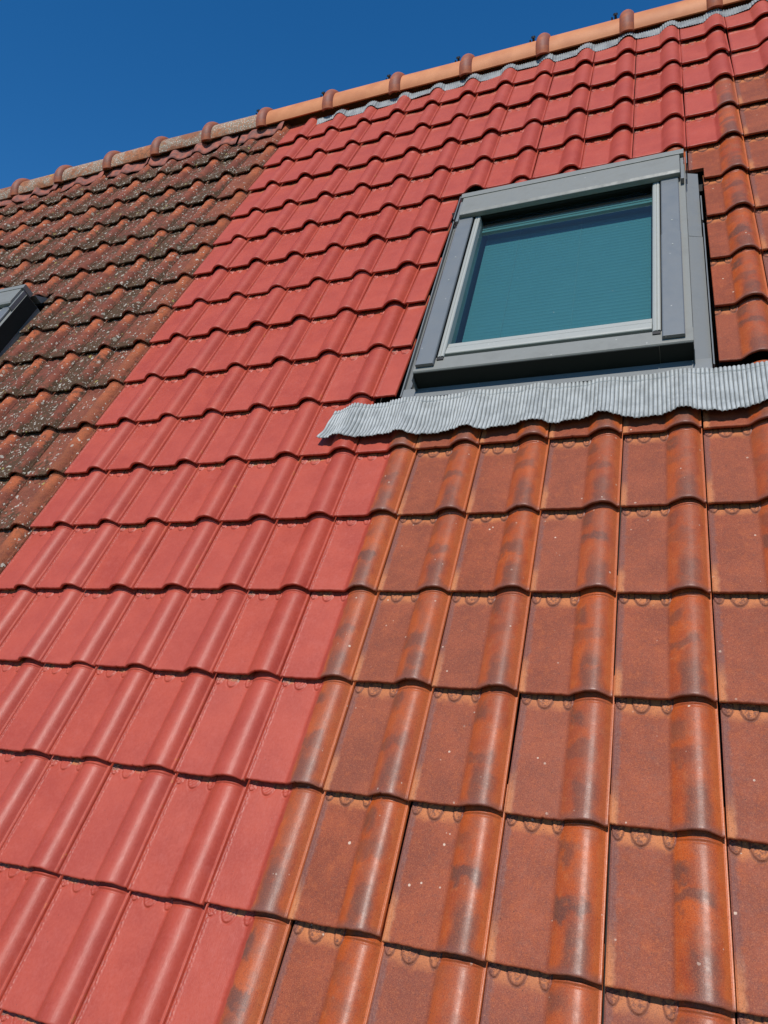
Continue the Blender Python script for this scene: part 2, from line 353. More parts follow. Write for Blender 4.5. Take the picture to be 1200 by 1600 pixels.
    my, mx = G.shape[:2]
    v = G.reshape(-1, 3)
    idx = np.arange(my * mx).reshape(my, mx)
    q = np.stack([idx[:-1, :-1], idx[:-1, 1:], idx[1:, 1:], idx[1:, :-1]], -1).reshape(-1, 4)
    me = bpy.data.meshes.new(name)
    me.vertices.add(len(v)); me.vertices.foreach_set('co', v.ravel().astype(np.float32))
    me.loops.add(q.size); me.loops.foreach_set('vertex_index', q.ravel().astype(np.int32))
    me.polygons.add(len(q)); me.polygons.foreach_set('loop_start', np.arange(0, q.size, 4, dtype=np.int32))
    me.polygons.foreach_set('loop_total', np.full(len(q), 4, dtype=np.int32))
    me.update(calc_edges=True)
    uv = me.uv_layers.new(name='UVMap')
    vv = v[q.ravel()]; uv.data.foreach_set('uv', np.stack([vv[:, 0] / W, vv[:, 1] / L], -1).ravel().astype(np.float32))
    me.polygons.foreach_set('use_smooth', np.ones(len(q), dtype=bool))
    me.update()
    me['n'] = 1
    return me, v, q

# ------------------------------------------------------------------ the house
house = bpy.data.objects.new('house', None); COL.objects.link(house); house.location = (0, 0, 0)
tag(house, 'house with a steep tiled roof, part painted red, part bare clay, part covered in lichen', 'house', kind='thing')

rng = random.Random(5)
DV = [0.0, .005, .005, .008, .0, -.006, -.014, -.018, -.024, -.034, -.05, -.048, -.03, .015, .045, .07]
def row_v(j): return (j + (DV[j] if 0 <= j <= 15 else 0.0)) * L

OPEN = [(-0.722, 0.252), (-0.722 - 3.16, 0.203 - 3.16)]      # openings of the two roof windows across
OV0, OV1 = 1.535, 2.66

MESHES = {}
def get_mesh(key, **kw):
    if key not in MESHES: MESHES[key] = tile_mesh(**kw)
    return MESHES[key]

f_px = 1149.3
def project(u, v, n=0.0):
    p = R @ (Vector((u, v, n)) - CP)
    if p.z <= 0.05: return None
    return (f_px * p.x / p.z + 600, f_px * p.y / p.z + 800)

def vis_area(u0, u1, v0, v1):
    """how large a tile shows in the picture (clipped to the frame), in photo pixels"""
    cnt = 0; a = 0
    pts = [project(u0 + (u1 - u0) * s, v0 + (v1 - v0) * t) for s in (0.1, 0.5, 0.9) for t in (0.05, 0.5, 0.95)]
    if any(p is None for p in pts): return 0
    ins = sum(1 for p in pts if -4 < p[0] < 1204 and -4 < p[1] < 1604) / len(pts)
    if ins == 0: return 0
    c = [project(u0, v0), project(u1, v0), project(u1, v1), project(u0, v1)]
    A = abs(sum(c[i][0] * c[(i + 1) % 4][1] - c[(i + 1) % 4][0] * c[i][1] for i in range(4))) / 2
    return A * ins

def classify(i, j):
    if i <= -11: return 'weathered'
    if j >= 6:
        if i <= 0 : return 'painted' if not (i == 0 and j == 10) else 'clay'
        if i == 1: return 'mixed' if j in (11, 12) else ('painted' if j >= 13 else 'clay')
        return 'painted' if j >= 13 else 'clay'
    if i <= -5: return 'painted'
    if i == -4: return 'mixed'
    return 'clay'

specs = []
for j in range(-3, 16):
    for i in range(-24, 6):
        u0 = i * W; v0 = row_v(j)
        x0 = x1 = y0 = y1 = None; skip = False
        vtop = v0 + L + 0.065
        if j == 15: y1 = VA - v0
        for (a, b) in OPEN:
            if vtop <= OV0 or v0 >= OV1 or u0 + W <= a or u0 >= b: continue
            full = u0 >= a - 0.002 and u0 + W <= b + 0.002
            if v0 < OV0 - 0.1:                         # row below the window: shorten its head
                if u0 + W > a and u0 < b: y1 = min(y1 or 9, OV0 - v0)
            elif vtop > OV1 + 0.05 and v0 < OV1 and v0 + L > OV1:   # row above: shorten its foot
                if full: y0 = OV1 - v0
                elif u0 < a: x1 = a - u0               # cut along the window edge
                else:
                    x0 = b - u0
                    specs.append(dict(i=i, j=j, u=u0, v=v0, x0=None, x1=b - u0, y0=OV1 + 0.03 - v0, y1=y1, extra=True))
            elif full: skip = True
            elif u0 < a: x1 = a - u0
            else: x0 = b - u0
        if skip: continue
        specs.append(dict(i=i, j=j, u=u0, v=v0, x0=x0, x1=x1, y0=y0, y1=y1))

def notch_mesh(name, seed, xa, ya):
    """one whole tile with its lower left corner sawn out"""
    me, v, q = tile_mesh(name, seed, 'smooth')
    c = v[q].mean(1)
    keep = ~((c[:, 0] < xa) & (c[:, 1] < ya))
    q = q[keep]
    # sawn faces
    ys_ = np.unique(v[:, 1]); add = []
    def surf(x, y): return roll_smooth(np.array([x]))[0] - DROP * y / L
    V = v.tolist(); n = len(V)
    steps = 6
    for k in range(steps):
        a, b = ya * k / steps, ya * (k + 1) / steps
        V += [(xa, a, surf(xa, a) - .013), (xa, b, surf(xa, b) - .013), (xa, b, surf(xa, b) + .0005), (xa, a, surf(xa, a) + .0005)]; add.append([n, n + 1, n + 2, n + 3]); n += 4
        a, b = xa * k / steps, xa * (k + 1) / steps
        V += [(a, ya, surf(a, ya) - .013), (b, ya, surf(b, ya) - .013), (b, ya, surf(b, ya) + .0005), (a, ya, surf(a, ya) + .0005)]; add.append([n, n + 1, n + 2, n + 3]); n += 4
    q = np.concatenate([q, np.array(add)]); v = np.array(V)
    me = bpy.data.meshes.new(name); me.from_pydata(v.tolist(), [], q.tolist())
    uv = me.uv_layers.new(name='UVMap'); vv = v[q.ravel()]
    uv.data.foreach_set('uv', np.stack([vv[:, 0] / W, vv[:, 1] / L], -1).ravel().astype(np.float32))
    me.polygons.foreach_set('use_smooth', np.ones(len(q), dtype=bool)); me.update()
    return me

KN = {'painted': 'painted_roof_tile', 'mixed': 'painted_roof_tile', 'clay': 'clay_roof_tile', 'weathered': 'lichened_roof_tile'}
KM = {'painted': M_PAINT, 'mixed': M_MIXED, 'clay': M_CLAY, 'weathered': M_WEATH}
for s in specs:
    s['k'] = classify(s['i'], s['j'])
    if s.get('extra') and s['i'] == 1: s['drop'] = True
    xa, xb = s['x0'] or 0, s['x1'] or W
    ya, yb = s['y0'] or 0, min(s['y1'] or L, L)
    s['area'] = vis_area(s['u'] + xa, s['u'] + xb, s['v'] + ya, s['v'] + yb) if yb > ya else 0
    if s['j'] == 15: s['area'] *= 0.6
specs = [s for s in specs if not s.get('drop')]
chosen = {}
for grp in (('painted', 'mixed'), ('clay',), ('weathered',)):
    lst = sorted([s for s in specs if s['k'] in grp and s['area'] > 12], key=lambda s: -s['area'])[:100]
    for s in lst: s['own'] = True

merged = {}
for s in specs:
    k = s['k']; rough = 'rough' if k == 'weathered' else 'smooth'
    hi = bool(s.get('own'))
    cut = any(s[c] is not None for c in ('x0', 'x1', 'y0', 'y1'))
    jr = random.Random(s['i'] * 131 + s['j'] * 7919 + 77)
    var = jr.randrange(7)
    rot = Matrix.Rotation(jr.gauss(0, 0.0042), 4, 'Z') @ Matrix.Rotation(jr.gauss(0, 0.0060), 4, 'Y') @ Matrix.Rotation(jr.gauss(0, 0.0038), 4, 'X')
    off = Vector((s['u'] + jr.gauss(0, 0.0006), s['v'] + jr.gauss(0, 0.0018 if rough == 'smooth' else 0.0026), jr.gauss(0, 0.0007)))
    mat = KM[k]
    if k == 'weathered' and s['i'] >= -11: mat = M_WEATH2
    m4 = M @ Matrix.Translation(off) @ rot
    if s['i'] == 1 and s['j'] == 10:
        me = notch_mesh('clay_roof_tile', 9, 0.252 - s['u'], 0.082)
        me.materials.append(mat); o = link('clay_roof_tile', me, house); o.matrix_world = m4
        tag(o, 'bare clay tile with its lower left corner cut out beside the window'); continue
    key = (rough, var, hi, s['x0'], s['x1'], s['y0'], s['y1'])
    if cut: key = key[:3] + tuple(None if c is None else round(c, 3) for c in key[3:])
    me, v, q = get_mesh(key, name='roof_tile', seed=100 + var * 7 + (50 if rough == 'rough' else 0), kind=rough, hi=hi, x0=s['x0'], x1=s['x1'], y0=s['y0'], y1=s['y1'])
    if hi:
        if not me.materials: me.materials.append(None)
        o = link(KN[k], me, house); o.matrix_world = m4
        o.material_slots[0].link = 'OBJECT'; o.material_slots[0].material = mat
        if k == 'mixed': o['label'] = 'tile with painted pan and unpainted mottled orange roll'
        elif k == 'painted': o['label'] = 'freshly red painted tile'
        elif k == 'clay': o['label'] = 'unpainted brown and orange clay tile'
        else: o['label'] = 'old clay tile with lichen and moss'
    else:
        P4 = np.array(m4); vw = v @ P4[:3, :3].T + P4[:3, 3]
        merged.setdefault(k if k != 'mixed' else 'painted', []).append((vw, v, q, mat))

for k, lst in merged.items():
    mats = []; V = []; Q = []; UVs = []; MI = []; base = 0
    for vw, v, q, mat in lst:
        if mat not in mats: mats.append(mat)
        V.append(vw); Q.append(q + base); base += len(v); vv = v[q.ravel()]
        UVs.append(np.stack([vv[:, 0] / W, vv[:, 1] / L], -1)); MI += [mats.index(mat)] * len(q)
    me = bpy.data.meshes.new(KN[k] + 's'); V = np.concatenate(V); Q = np.concatenate(Q)
    me.vertices.add(len(V)); me.vertices.foreach_set('co', V.ravel().astype(np.float32))
    me.loops.add(Q.size); me.loops.foreach_set('vertex_index', Q.ravel().astype(np.int32))
    me.polygons.add(len(Q)); me.polygons.foreach_set('loop_start', np.arange(0, Q.size, 4, dtype=np.int32)); me.polygons.foreach_set('loop_total', np.full(len(Q), 4, dtype=np.int32))
    me.update(calc_edges=True)
    uv = me.uv_layers.new(name='UVMap'); uv.data.foreach_set('uv', np.concatenate(UVs).ravel().astype(np.float32))
    for m_ in mats: me.materials.append(m_)
    me.polygons.foreach_set('material_index', np.array(MI, dtype=np.int32)); me.polygons.foreach_set('use_smooth', np.ones(len(Q), dtype=bool)); me.update()
    o = link(KN[k] + 's', me, house); tag(o, kind='stuff')

# ------------------------------------------------------------------ simple mesh builders in slope coordinates (u, v, n)
class MB:
    def __init__(s): s.v = []; s.f = []
    def add(s, vs, fs):
        b = len(s.v); s.v += [tuple(x) for x in vs]; s.f += [tuple(i + b for i in f) for f in fs]; return s
    def box(s, u0, u1, v0, v1, n0, n1):
        p = [(u0, v0, n0), (u1, v0, n0), (u1, v1, n0), (u0, v1, n0), (u0, v0, n1), (u1, v0, n1), (u1, v1, n1), (u0, v1, n1)]
        return s.add(p, [(3, 2, 1, 0), (4, 5, 6, 7), (0, 1, 5, 4), (1, 2, 6, 5), (2, 3, 7, 6), (3, 0, 4, 7)])
    def extrude_u(s, prof, u0, u1):                     # closed profile of (v, n), anticlockwise seen from +u
        k = len(prof); p = [(u0, a, b) for a, b in prof] + [(u1, a, b) for a, b in prof]
        return s.add(p, [tuple(range(k - 1, -1, -1)), tuple(range(k, 2 * k))] + [(i, (i + 1) % k, k + (i + 1) % k, k + i) for i in range(k)])
    def extrude_v(s, prof, v0, v1):                     # closed profile of (u, n)
        k = len(prof); p = [(a, v0, b) for a, b in prof] + [(a, v1, b) for a, b in prof]
        return s.add(p, [tuple(range(k)), tuple(range(2 * k - 1, k - 1, -1))] + [(i, k + i, k + (i + 1) % k, (i + 1) % k) for i in range(k)])
    def cyl(s, c, axis, r0, r1, h, seg=14):
        a = Vector(axis).normalized(); t = a.orthogonal().normalized(); b = a.cross(t); c = Vector(c)
        p = []
        for hh, r in ((0, r0), (h, r1)):
            for i in range(seg):
                th = 2 * math.pi * i / seg; p.append(c + a * hh + (t * math.cos(th) + b * math.sin(th)) * r)
        return s.add(p, [tuple(range(seg - 1, -1, -1)), tuple(range(seg, 2 * seg))] + [(i, (i + 1) % seg, seg + (i + 1) % seg, seg + i) for i in range(seg)])
    def mesh(s, name, mat, smooth=False):
        me = bpy.data.meshes.new(name); me.from_pydata([tuple(x) for x in s.v], [], s.f); me.materials.append(mat)
        import bmesh
        bm = bmesh.new(); bm.from_mesh(me); bmesh.ops.recalc_face_normals(bm, faces=bm.faces); bm.to_mesh(me); bm.free()
        if smooth: me.polygons.foreach_set('use_smooth', np.ones(len(me.polygons), dtype=bool))
        me.update(); return me
    def build(s, name, mat, parent, bevel=0.0, smooth=False, mat4=None, label=None):
        o = link(name, s.mesh(name, mat, smooth), parent)
        if mat4 is not None: o.matrix_world = mat4
        if bevel:
            b = o.modifiers.new('bevel', 'BEVEL'); b.width = bevel; b.segments = 2; b.limit_method = 'ANGLE'; b.angle_limit = 0.6; b.harden_normals = False
        if label: o['label'] = label
        return o

# sarking boards under the tiles, the far slope, walls
g = NT('dark_underlay', 0.9); M_UNDER = g.out((0.022, 0.018, 0.016))
mb = MB()
U0, U1 = -4.85, 1.25
mb.box(U0, OPEN[1][0], -0.9, VA - 0.05, -0.075, -0.06); mb.box(OPEN[1][1], OPEN[0][0], -0.9, VA - 0.05, -0.075, -0.06); mb.box(OPEN[0][1], U1, -0.9, VA - 0.05, -0.075, -0.06)
for a, b in OPEN:
    mb.box(a, b, -0.9, OV0, -0.075, -0.06); mb.box(a, b, 2.60, VA - 0.05, -0.075, -0.06)
mb.build('underlay', M_UNDER, house, mat4=M)
g = NT('render_wall', 0.9); tc = g.n('ShaderNodeTexCoord'); M_WALL = g.out(g.mix(g.noise(tc.outputs['Object'], 6, 4), (0.52, 0.49, 0.43), (0.60, 0.57, 0.50)))
eave_y, eave_z = ORG.y - 0.8 * cp, ORG.z - 0.8 * sp
mb = MB(); yb = -eave_y
gab = [(eave_y + .25, 0), (yb - .25, 0), (yb - .25, eave_z + .1), (0, RIDGE_Z - .15), (eave_y + .25, eave_z + .1)]
k = 5; p = [(U0 + .12, a, b) for a, b in gab] + [(U1 - .12, a, b) for a, b in gab]
mb.add(p, [(4, 3, 2, 1, 0), (5, 6, 7, 8, 9), (0, 1, 6, 5), (1, 2, 7, 6), (4, 0, 5, 9)])
mb.build('wall', M_WALL, house)
# far slope: wavy clay surface
mb = MB(); nu, nv = 31 * 6, 19
vs = []; fs = []
for b_ in range(nv * 2):
    row, top = divmod(b_, 2)
    d = (VA - 0.01) - row * L * 1.0 - (0 if top == 0 else L)
    for a_ in range(nu + 1):
        x = U0 + (U1 - U0) * a_ / nu; ph = (a_ % 6) / 6
        zz = 0.022 * max(0, math.sin((ph - 0.4) / 0.6 * math.pi)) + (-0.02 if top == 0 else 0)
        P0 = Vector((x, -(ORG.y + cp * d), ORG.z + sp * d)) + Vector((0, sp, cp)) * zz
        vs.append(P0)
for b_ in range(nv * 2 - 1):
    for a_ in range(nu):
        i0 = b_ * (nu + 1) + a_; fs.append((i0, i0 + 1, i0 + nu + 2, i0 + nu + 1))
mb.add(vs, fs); mb.build('far_roof_slope', M_CLAY, house)

# ------------------------------------------------------------------ ridge
def ridge_material(name, old):
    g = NT(name, 0.6 if not old else 0.85, 0.35); tc = g.n('ShaderNodeTexCoord'); oi = g.n('ShaderNodeObjectInfo')
    ad = g.n('ShaderNodeVectorMath', operation='ADD'); sc = g.n('ShaderNodeVectorMath', operation='SCALE'); sc.inputs[0].default_value = (31, 17, 7); g.set(sc.inputs['Scale'], oi.outputs['Random'])
    g.set(ad.inputs[0], tc.outputs['Object']); g.set(ad.inputs[1], sc.outputs[0]); P = ad.outputs[0]
    nA = g.noise(P, 9, 4); nB = g.noise(P, 70, 5, 0.7); nC = g.noise(P, 300, 3)
    c = g.mix(g.ramp(nA, 0.3, 0.7), (0.50, 0.175, 0.065), (0.60, 0.235, 0.095))
    c = g.mix(g.ramp(nB, 0.5, 0.8, 0, 0.3), c, (0.40, 0.13, 0.06))
    if old:
        c = g.mix(g.ramp(oi.outputs['Random'], 0, 1, 0.3, 0.85), c, (0.21, 0.085, 0.05))
        c = g.mix(g.ramp(nB, 0.46, 0.62, 0, 0.7), c, (0.11, 0.062, 0.036))
        d, cc = g.vor(P, 90); sep = g.n('ShaderNodeSeparateColor'); g.set(sep.inputs[0], cc)
        area = g.ramp(nA, 0.42, 0.56)
        c = g.mix(g.math('MULTIPLY', area, g.ramp(nB, 0.40, 0.5, 0, 0.6)), c, (0.27, 0.25, 0.19))
        c = g.mix(g.math('MULTIPLY', area, g.ramp(d, 0.35, 0.2, 0, 0.9)), c, (0.60, 0.58, 0.50))
        c = g.mix(g.ramp(nC, 0.42, 0.3, 0, 0.7), c, (0.09, 0.06, 0.04))
        d2, cc2 = g.vor(P, 14); s2 = g.n('ShaderNodeSeparateColor'); g.set(s2.inputs[0], cc2)
        c = g.mix(g.math('MULTIPLY', g.ramp(s2.outputs[0], 0.93, 0.94), g.ramp(d2, 0.3, 0.2, 0, 0.8)), c, (0.52, 0.30, 0.04))
    return g.out(c, None, g.bump(nC if not old else nB, 0.3, 0.001 if not old else 0.004))
def collar_material(name, old):
    g = NT(name, 0.6, 0.35); tc = g.n('ShaderNodeTexCoord'); P = tc.outputs['Object']; nA = g.noise(P, 20, 4); nB = g.noise(P, 90, 4, 0.7)
    c = g.mix(g.ramp(nA, 0.35, 0.65), (0.40, 0.115, 0.045), (0.25, 0.085, 0.055))
    if old: c = g.mix(g.ramp(nB, 0.45, 0.7), c, (0.15, 0.075, 0.05))
    return g.out(c, None, g.bump(nB, 0.3, 0.002))
M_RIDGE, M_RIDGE_OLD = ridge_material('new_ridge_clay', False), ridge_material('old_ridge_clay', True)
M_COLL, M_COLL_OLD = collar_material('ridge_collar_clay', False), collar_material('old_ridge_collar_clay', True)

RC_Z = RIDGE_Z                             # axis of the ridge tiles
RR = 0.13
def arc_shell(x0, x1, r0, r1, th, a0=-8, a1=188, seg=40, rows=2, bulge=0.0, seed=0):
    """a half-round shell along X; a bulge makes it a rounded collar"""
    mb = MB(); vs = []; nr = rows
    rs = random.Random(seed)
    for side in (0, 1):
        for i in range(nr + 1):
            t = i / nr; r = r0 + (r1 - r0) * t + bulge * math.sin(math.pi * t) ** 0.6 - (th if side else 0)
            for s in range(seg + 1):
                a = math.radians(a0 + (a1 - a0) * s / seg)
                vs.append((x0 + (x1 - x0) * t, -math.cos(a) * r, math.sin(a) * r))
    fs = []; K = seg + 1; B = (nr + 1) * K
    for i in range(nr):
        for s in range(seg):
            a = i * K + s; fs.append((a, a + 1, a + K + 1, a + K)); a += B; fs.append((a, a + K, a + K + 1, a + 1))
    for s in range(seg):
        a = s; fs.append((a, B + a, B + a + 1, a + 1)); a = nr * K + s; fs.append((a, a + 1, B + a + 1, B + a))
    for i in range(nr):
        a = i * K; fs.append((a, a + K, B + a + K, B + a)); a = i * K + seg; fs.append((a, B + a, B + a + K, a + K))
    mb.add(vs, fs); return mb

def ridge_dz(u):
    K = ((0.35, 4.215), (0, 4.208), (-.5, 4.215), (-.87, 4.225), (-1.4, 4.262), (-1.75, 4.262), (-2.28, 4.289), (-2.7, 4.29), (-3.1, 4.27), (-3.5, 4.262), (-3.9, 4.242), (-4.3, 4.222))[::-1]
    return (float(np.interp(u, [k[0] for k in K], [k[1] for k in K])) - 4.24) / 2.54
collars = [-23.3, -21.25, -19.17, -16.98, -14.97, -12.95, -10.92, -8.64, -6.51, -4.42, -2.33, -0.22, 1.80, 3.8, 5.8]
for n_, cu in enumerate(collars[:-1]):
    x = cu * W; x2 = collars[n_ + 1] * W
    old = cu < -11.5
    x2 = min(x2, U1 + .05)
    if x > U1: break
    r = random.Random(int(cu * 100))
    sag = ridge_dz((x + x2) / 2)
    body = arc_shell(0, x2 - x + 0.03, RR - 0.001, RR - 0.007, 0.014).build('ridge_tile', M_RIDGE_OLD if old else M_RIDGE, house, smooth=True,
        mat4=Matrix.Translation((x, 0, RC_Z + sag)) @ Matrix.Rotation(r.gauss(0, 0.004), 4, 'Y'),
        label='old lichen-spotted ridge tile' if old else 'smooth orange ridge tile')
    md = body.modifiers.new('edge', 'EDGE_SPLIT'); md.split_angle = 1.0
    cl = arc_shell(-0.035, 0.035, RR + 0.002, RR + 0.002, 0.020, a0=-11, a1=191, rows=10, bulge=0.022).build('collar', M_COLL_OLD if old else M_COLL, body, smooth=True)
    cl.matrix_world = Matrix.Translation((x, 0, RC_Z + sag))
    md = cl.modifiers.new('edge', 'EDGE_SPLIT'); md.split_angle = 1.2
    if not old:
        b = MB(); an = math.radians(60); nv = Vector((0, -math.cos(an), math.sin(an))); c0 = Vector((x - 0.056, 0, RC_Z + sag)) + nv * (RR - 0.004)
        b.cyl(c0, nv, 0.007, 0.006, 0.020, 10).cyl(c0 + nv * 0.018, nv, 0.013, 0.010, 0.009, 10).cyl(c0 + Vector((-0.018, 0, 0)), nv, 0.005, 0.004, 0.013, 8)
        b.build('ridge_clip', M_BLACK, body, mat4=Matrix.Identity(4))

# corrugated strip under the new ridge tiles and mortar under the old ones
def tile_surf(u, v, j):
    """height of the tiled surface of course j"""
    x = (u / W - math.floor(u / W)) * W
    return float(roll_smooth(np.array([x]))[0]) - DROP * (v - row_v(j)) / L
g = NT('zinc_grey_lead', 0.42, 0.5); tc = g.n('ShaderNodeTexCoord'); n1 = g.noise(tc.outputs['Object'], 26, 5, 0.65); n2 = g.noise(tc.outputs['Object'], 300, 3)
c = g.mix(g.ramp(n1, 0.35, 0.62), (0.19, 0.20, 0.20), (0.29, 0.305, 0.30)); c = g.mix(g.ramp(n2, 0.6, 0.72, 0, 0.4), c, (0.28, 0.31, 0.33))
M_ZINC = g.out(c, None, g.bump(n2, 0.2, 0.0006))
g = NT('weathered_zinc_sheet', 0.5, 0.5); tc = g.n('ShaderNodeTexCoord'); n1 = g.noise(tc.outputs['Object'], 22, 5, 0.65); n2 = g.noise(tc.outputs['Object'], 300, 3)
c = g.mix(g.ramp(n1, 0.35, 0.62), (0.31, 0.322, 0.308), (0.42, 0.433, 0.415)); c = g.mix(g.ramp(n2, 0.6, 0.72, 0, 0.4), c, (0.26, 0.29, 0.30))
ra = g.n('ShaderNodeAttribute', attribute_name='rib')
c = g.mix(g.ramp(ra.outputs['Fac'], 0.62, 0.22, 0, 0.9), c, (0.06, 0.062, 0.06))      # shade of the grooves painted into the colour
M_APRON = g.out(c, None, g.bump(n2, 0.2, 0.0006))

def sheet(name, uu, vv, hfun, mat, parent, th=0.0012, mat4=None, smooth=True, ufun=None):
    V = []; F = []
    for b_, v in enumerate(vv):
        for a_, u in enumerate(uu):
            V.append(hfun(u, v, b_ / (len(vv) - 1)))
    K = len(uu)
    for b_ in range(len(vv) - 1):
        for a_ in range(K - 1):
            i0 = b_ * K + a_; F.append((i0, i0 + 1, i0 + K + 1, i0 + K))
    mb = MB().add(V, F); o = mb.build(name, mat, parent, smooth=smooth, mat4=mat4)
    md = o.modifiers.new('thickness', 'SOLIDIFY'); md.thickness = th; md.offset = 1
    return o

rr_ = random.Random(3)
ph = [rr_.uniform(0, 6.28) for _ in range(8)]
def ridge_strip(u, v, t):
    j = 15
    edge = 4.088 + 0.010 * math.sin(u * 11 + ph[0]) + 0.006 * math.sin(u * 31 + ph[1])
    vv = edge + (4.138 - edge) * t
    rib = 0.0016 * math.sin(u * 2 * math.pi / 0.011)
    z = tile_surf(u, vv, j) * (1 - 0.35 * t) + 0.004 + rib + 0.004 * math.sin(u * 23 + ph[2]) * (1 - t) + 0.008 * t
    return (u, vv, z)
us = np.arange(-1.80, U1, 0.0022)
sheet('ridge_strip', us, np.linspace(0, 1, 7), ridge_strip, M_ZINC, house, mat4=M).__setitem__('label', 'crinkled grey metal strip under the new ridge tiles')
g = NT('red_ridge_bedding', 0.8); tc = g.n('ShaderNodeTexCoord'); n1 = g.noise(tc.outputs['Object'], 30, 4)
M_BED = g.out(g.mix(g.ramp(n1, 0.35, 0.65), (0.36, 0.10, 0.06), (0.17, 0.07, 0.055)), None, g.bump(n1, 0.5, 0.004))
for a, b in ((-4.85, -4.28), (-4.26, -3.82), (-3.80, -3.42), (-3.40, -3.05), (-3.03, -2.70), (-2.68, -2.36), (-2.34, -2.02)):
    def bed(u, v, t, a=a):
        x = (u - a)
        edge = 4.085 + 0.014 * math.sin(u * 19 + a) + 0.006 * math.sin(u * 57) 
        vv = edge + (4.175 - edge) * t
        z = tile_surf(u, vv, 15) * (0.75) + 0.008 + 0.004 * math.sin(u * 37) + 0.02 * t
        return (u, vv, z)
    sheet('bedding_strip', np.arange(a, b, 0.005), np.linspace(0, 1, 5), bed, M_BED, house, th=0.003, mat4=M)

# ------------------------------------------------------------------ roof window
def make_window():
    root = bpy.data.objects.new('roof_window', None); COL.objects.link(root); root.matrix_world = M @ Matrix.Translation((-0.225, 1.55, 0))
    tag(root, 'grey framed roof window with teal glass and lowered blind, above a corrugated metal apron', 'roof window', 'roof windows', kind='thing')
    def B(mb, name, mat, bevel=0.0012, parent=None, label=None, smooth=False):
        return mb.build(name, mat, parent or root, bevel=bevel, mat4=M, label=label, smooth=smooth)
    uL, uR, v0, v1 = -0.634, 0.187, 1.552, 2.545
    # fixed frame: four sides standing 85 mm over the tiles
    f = MB()
    f.box(uL, -0.585, v0 + 0.001, v1, -0.10, 0.083); f.box(0.140, uR, v0 + 0.001, v1, -0.10, 0.083)
    f.box(-0.5845, 0.1395, 2.47, v1 - .002, -0.10, 0.080)
    frame = B(f, 'frame', M_LIGHT)
    fb = MB(); fb.extrude_u([(v0 - 0.001, -0.02), (v0 + 0.05, -0.02), (v0 + 0.058, 0.0835), (v0 + 0.002, 0.0845), (v0 - 0.002, 0.080)], uL - 0.001, uR + 0.001)
    B(fb, 'bottom_rail', M_LIGHT)
    fd = MB(); fd.box(uL + 0.001, 0.098, v0 - 0.0065, v0 - 0.0025, 0.010, 0.081); fd.box(0.100, uR - 0.001, v0 - 0.0055, v0 - 0.0025, 0.010, 0.081)
    B(fd, 'front_panel', M_DARK, 0.0008)
    for a_, b_ in ((uL - 0.0022, uL - 0.0006), (uR + 0.0002, uR + 0.0008)):
        sd = MB(); sd.box(a_, b_, v0 + 0.004, v1 - 0.002, 0.0, 0.0815); B(sd, 'side_panel', M_DARK, 0)
    fl = MB(); fl.box(uL - 0.05, uR + 0.045, v0 - 0.048, v0 - 0.003, 0.014, 0.018)
    B(fl, 'lower_ledge', M_SIDE, 0.0008)
    # side cover plates, two lengths each, with screws
    for a, b in ((-0.625, -0.567), (0.108, 0.166)):
        for s_, (va, vb, e, top) in enumerate(((v0 + 0.016, 2.089, 0.0012, 0.0985), (2.087, 2.44, 0.0, 0.0965))):
            cv = MB(); cv.extrude_v([(a - e, 0.086), (b + e, 0.086), (b + e, top - 0.003), (b + e - 0.003, top), (a - e + 0.003, top), (a - e, top - 0.003)], va, vb)
            if s_ == 0: pass
            c_ = B(cv, 'side_cover', M_COVER, 0.001)
            sc = MB(); vs_ = 2.02 if s_ == 0 else 2.165
            sc.cyl(((a + b) / 2 + 0.004, vs_, top), (0, 0, 1), 0.0032, 0.0024, 0.0014, 12)
            B(sc, 'screw', M_STRIP, 0, c_)
    # opening sash: side strips, bottom rail with its joint, top
    for a, b in ((-0.563, -0.539), (0.080, 0.104)):
        st = MB(); st.extrude_v([(a, 0.03), (b, 0.03), (b, 0.088), (b - 0.003, 0.091), (b - 0.009, 0.091), (b - 0.0098, 0.0885), (b - 0.0108, 0.0885), (b - 0.0116, 0.091), (a + 0.009, 0.0905), (a + 0.003, 0.0885), (a, 0.082)], 1.607, 2.44)
        so_ = B(st, 'sash_side', M_STRIP, 0.0006)
        pl = MB(); pl.box(a + 0.001, b - 0.001, 1.594, 1.6065, 0.06, 0.088); B(pl, 'end_plug', M_BLACK, 0.001, so_)
    sb = MB(); sb.extrude_u([(1.622, 0.05), (1.688, 0.05), (1.688, 0.066), (1.682, 0.0765), (1.659, 0.0815), (1.6585, 0.0795), (1.6575, 0.0795), (1.657, 0.0822), (1.630, 0.0872), (1.624, 0.0865), (1.622, 0.084)], -0.5385, 0.0795)
    B(sb, 'sash_bottom', M_STRIP, 0.0006)
    gp = MB(); gp.box(-0.566, 0.107, 1.59, 1.6215, 0.02, 0.058); B(gp, 'sash_gap_shade', M_BLACK, 0)  # black filler standing in for the shadow in the gap below the sash
    sh = MB(); sh.box(-0.5385, 0.0795, 2.455, 2.475, 0.03, 0.078); B(sh, 'sash_top', M_DARK, 0.001)
    # hood over the top
    h = MB(); h.extrude_u([(2.437, 0.092), (2.56, 0.092), (2.565, 0.108), (2.556, 0.118), (2.446, 0.1185), (2.434, 0.113)], -0.618, 0.172)
    hd = B(h, 'hood', M_LIGHT, 0.002)
    h2 = MB(); h2.box(-0.628, 0.186, 2.552, 2.583, 0.06, 0.1215); B(h2, 'hood_back', M_LIGHT, 0.0015)
    h3 = MB(); h3.box(-0.600, 0.160, 2.441, 2.452, 0.080, 0.0915); B(h3, 'hood_shadow_strip', M_DARK, 0, hd)
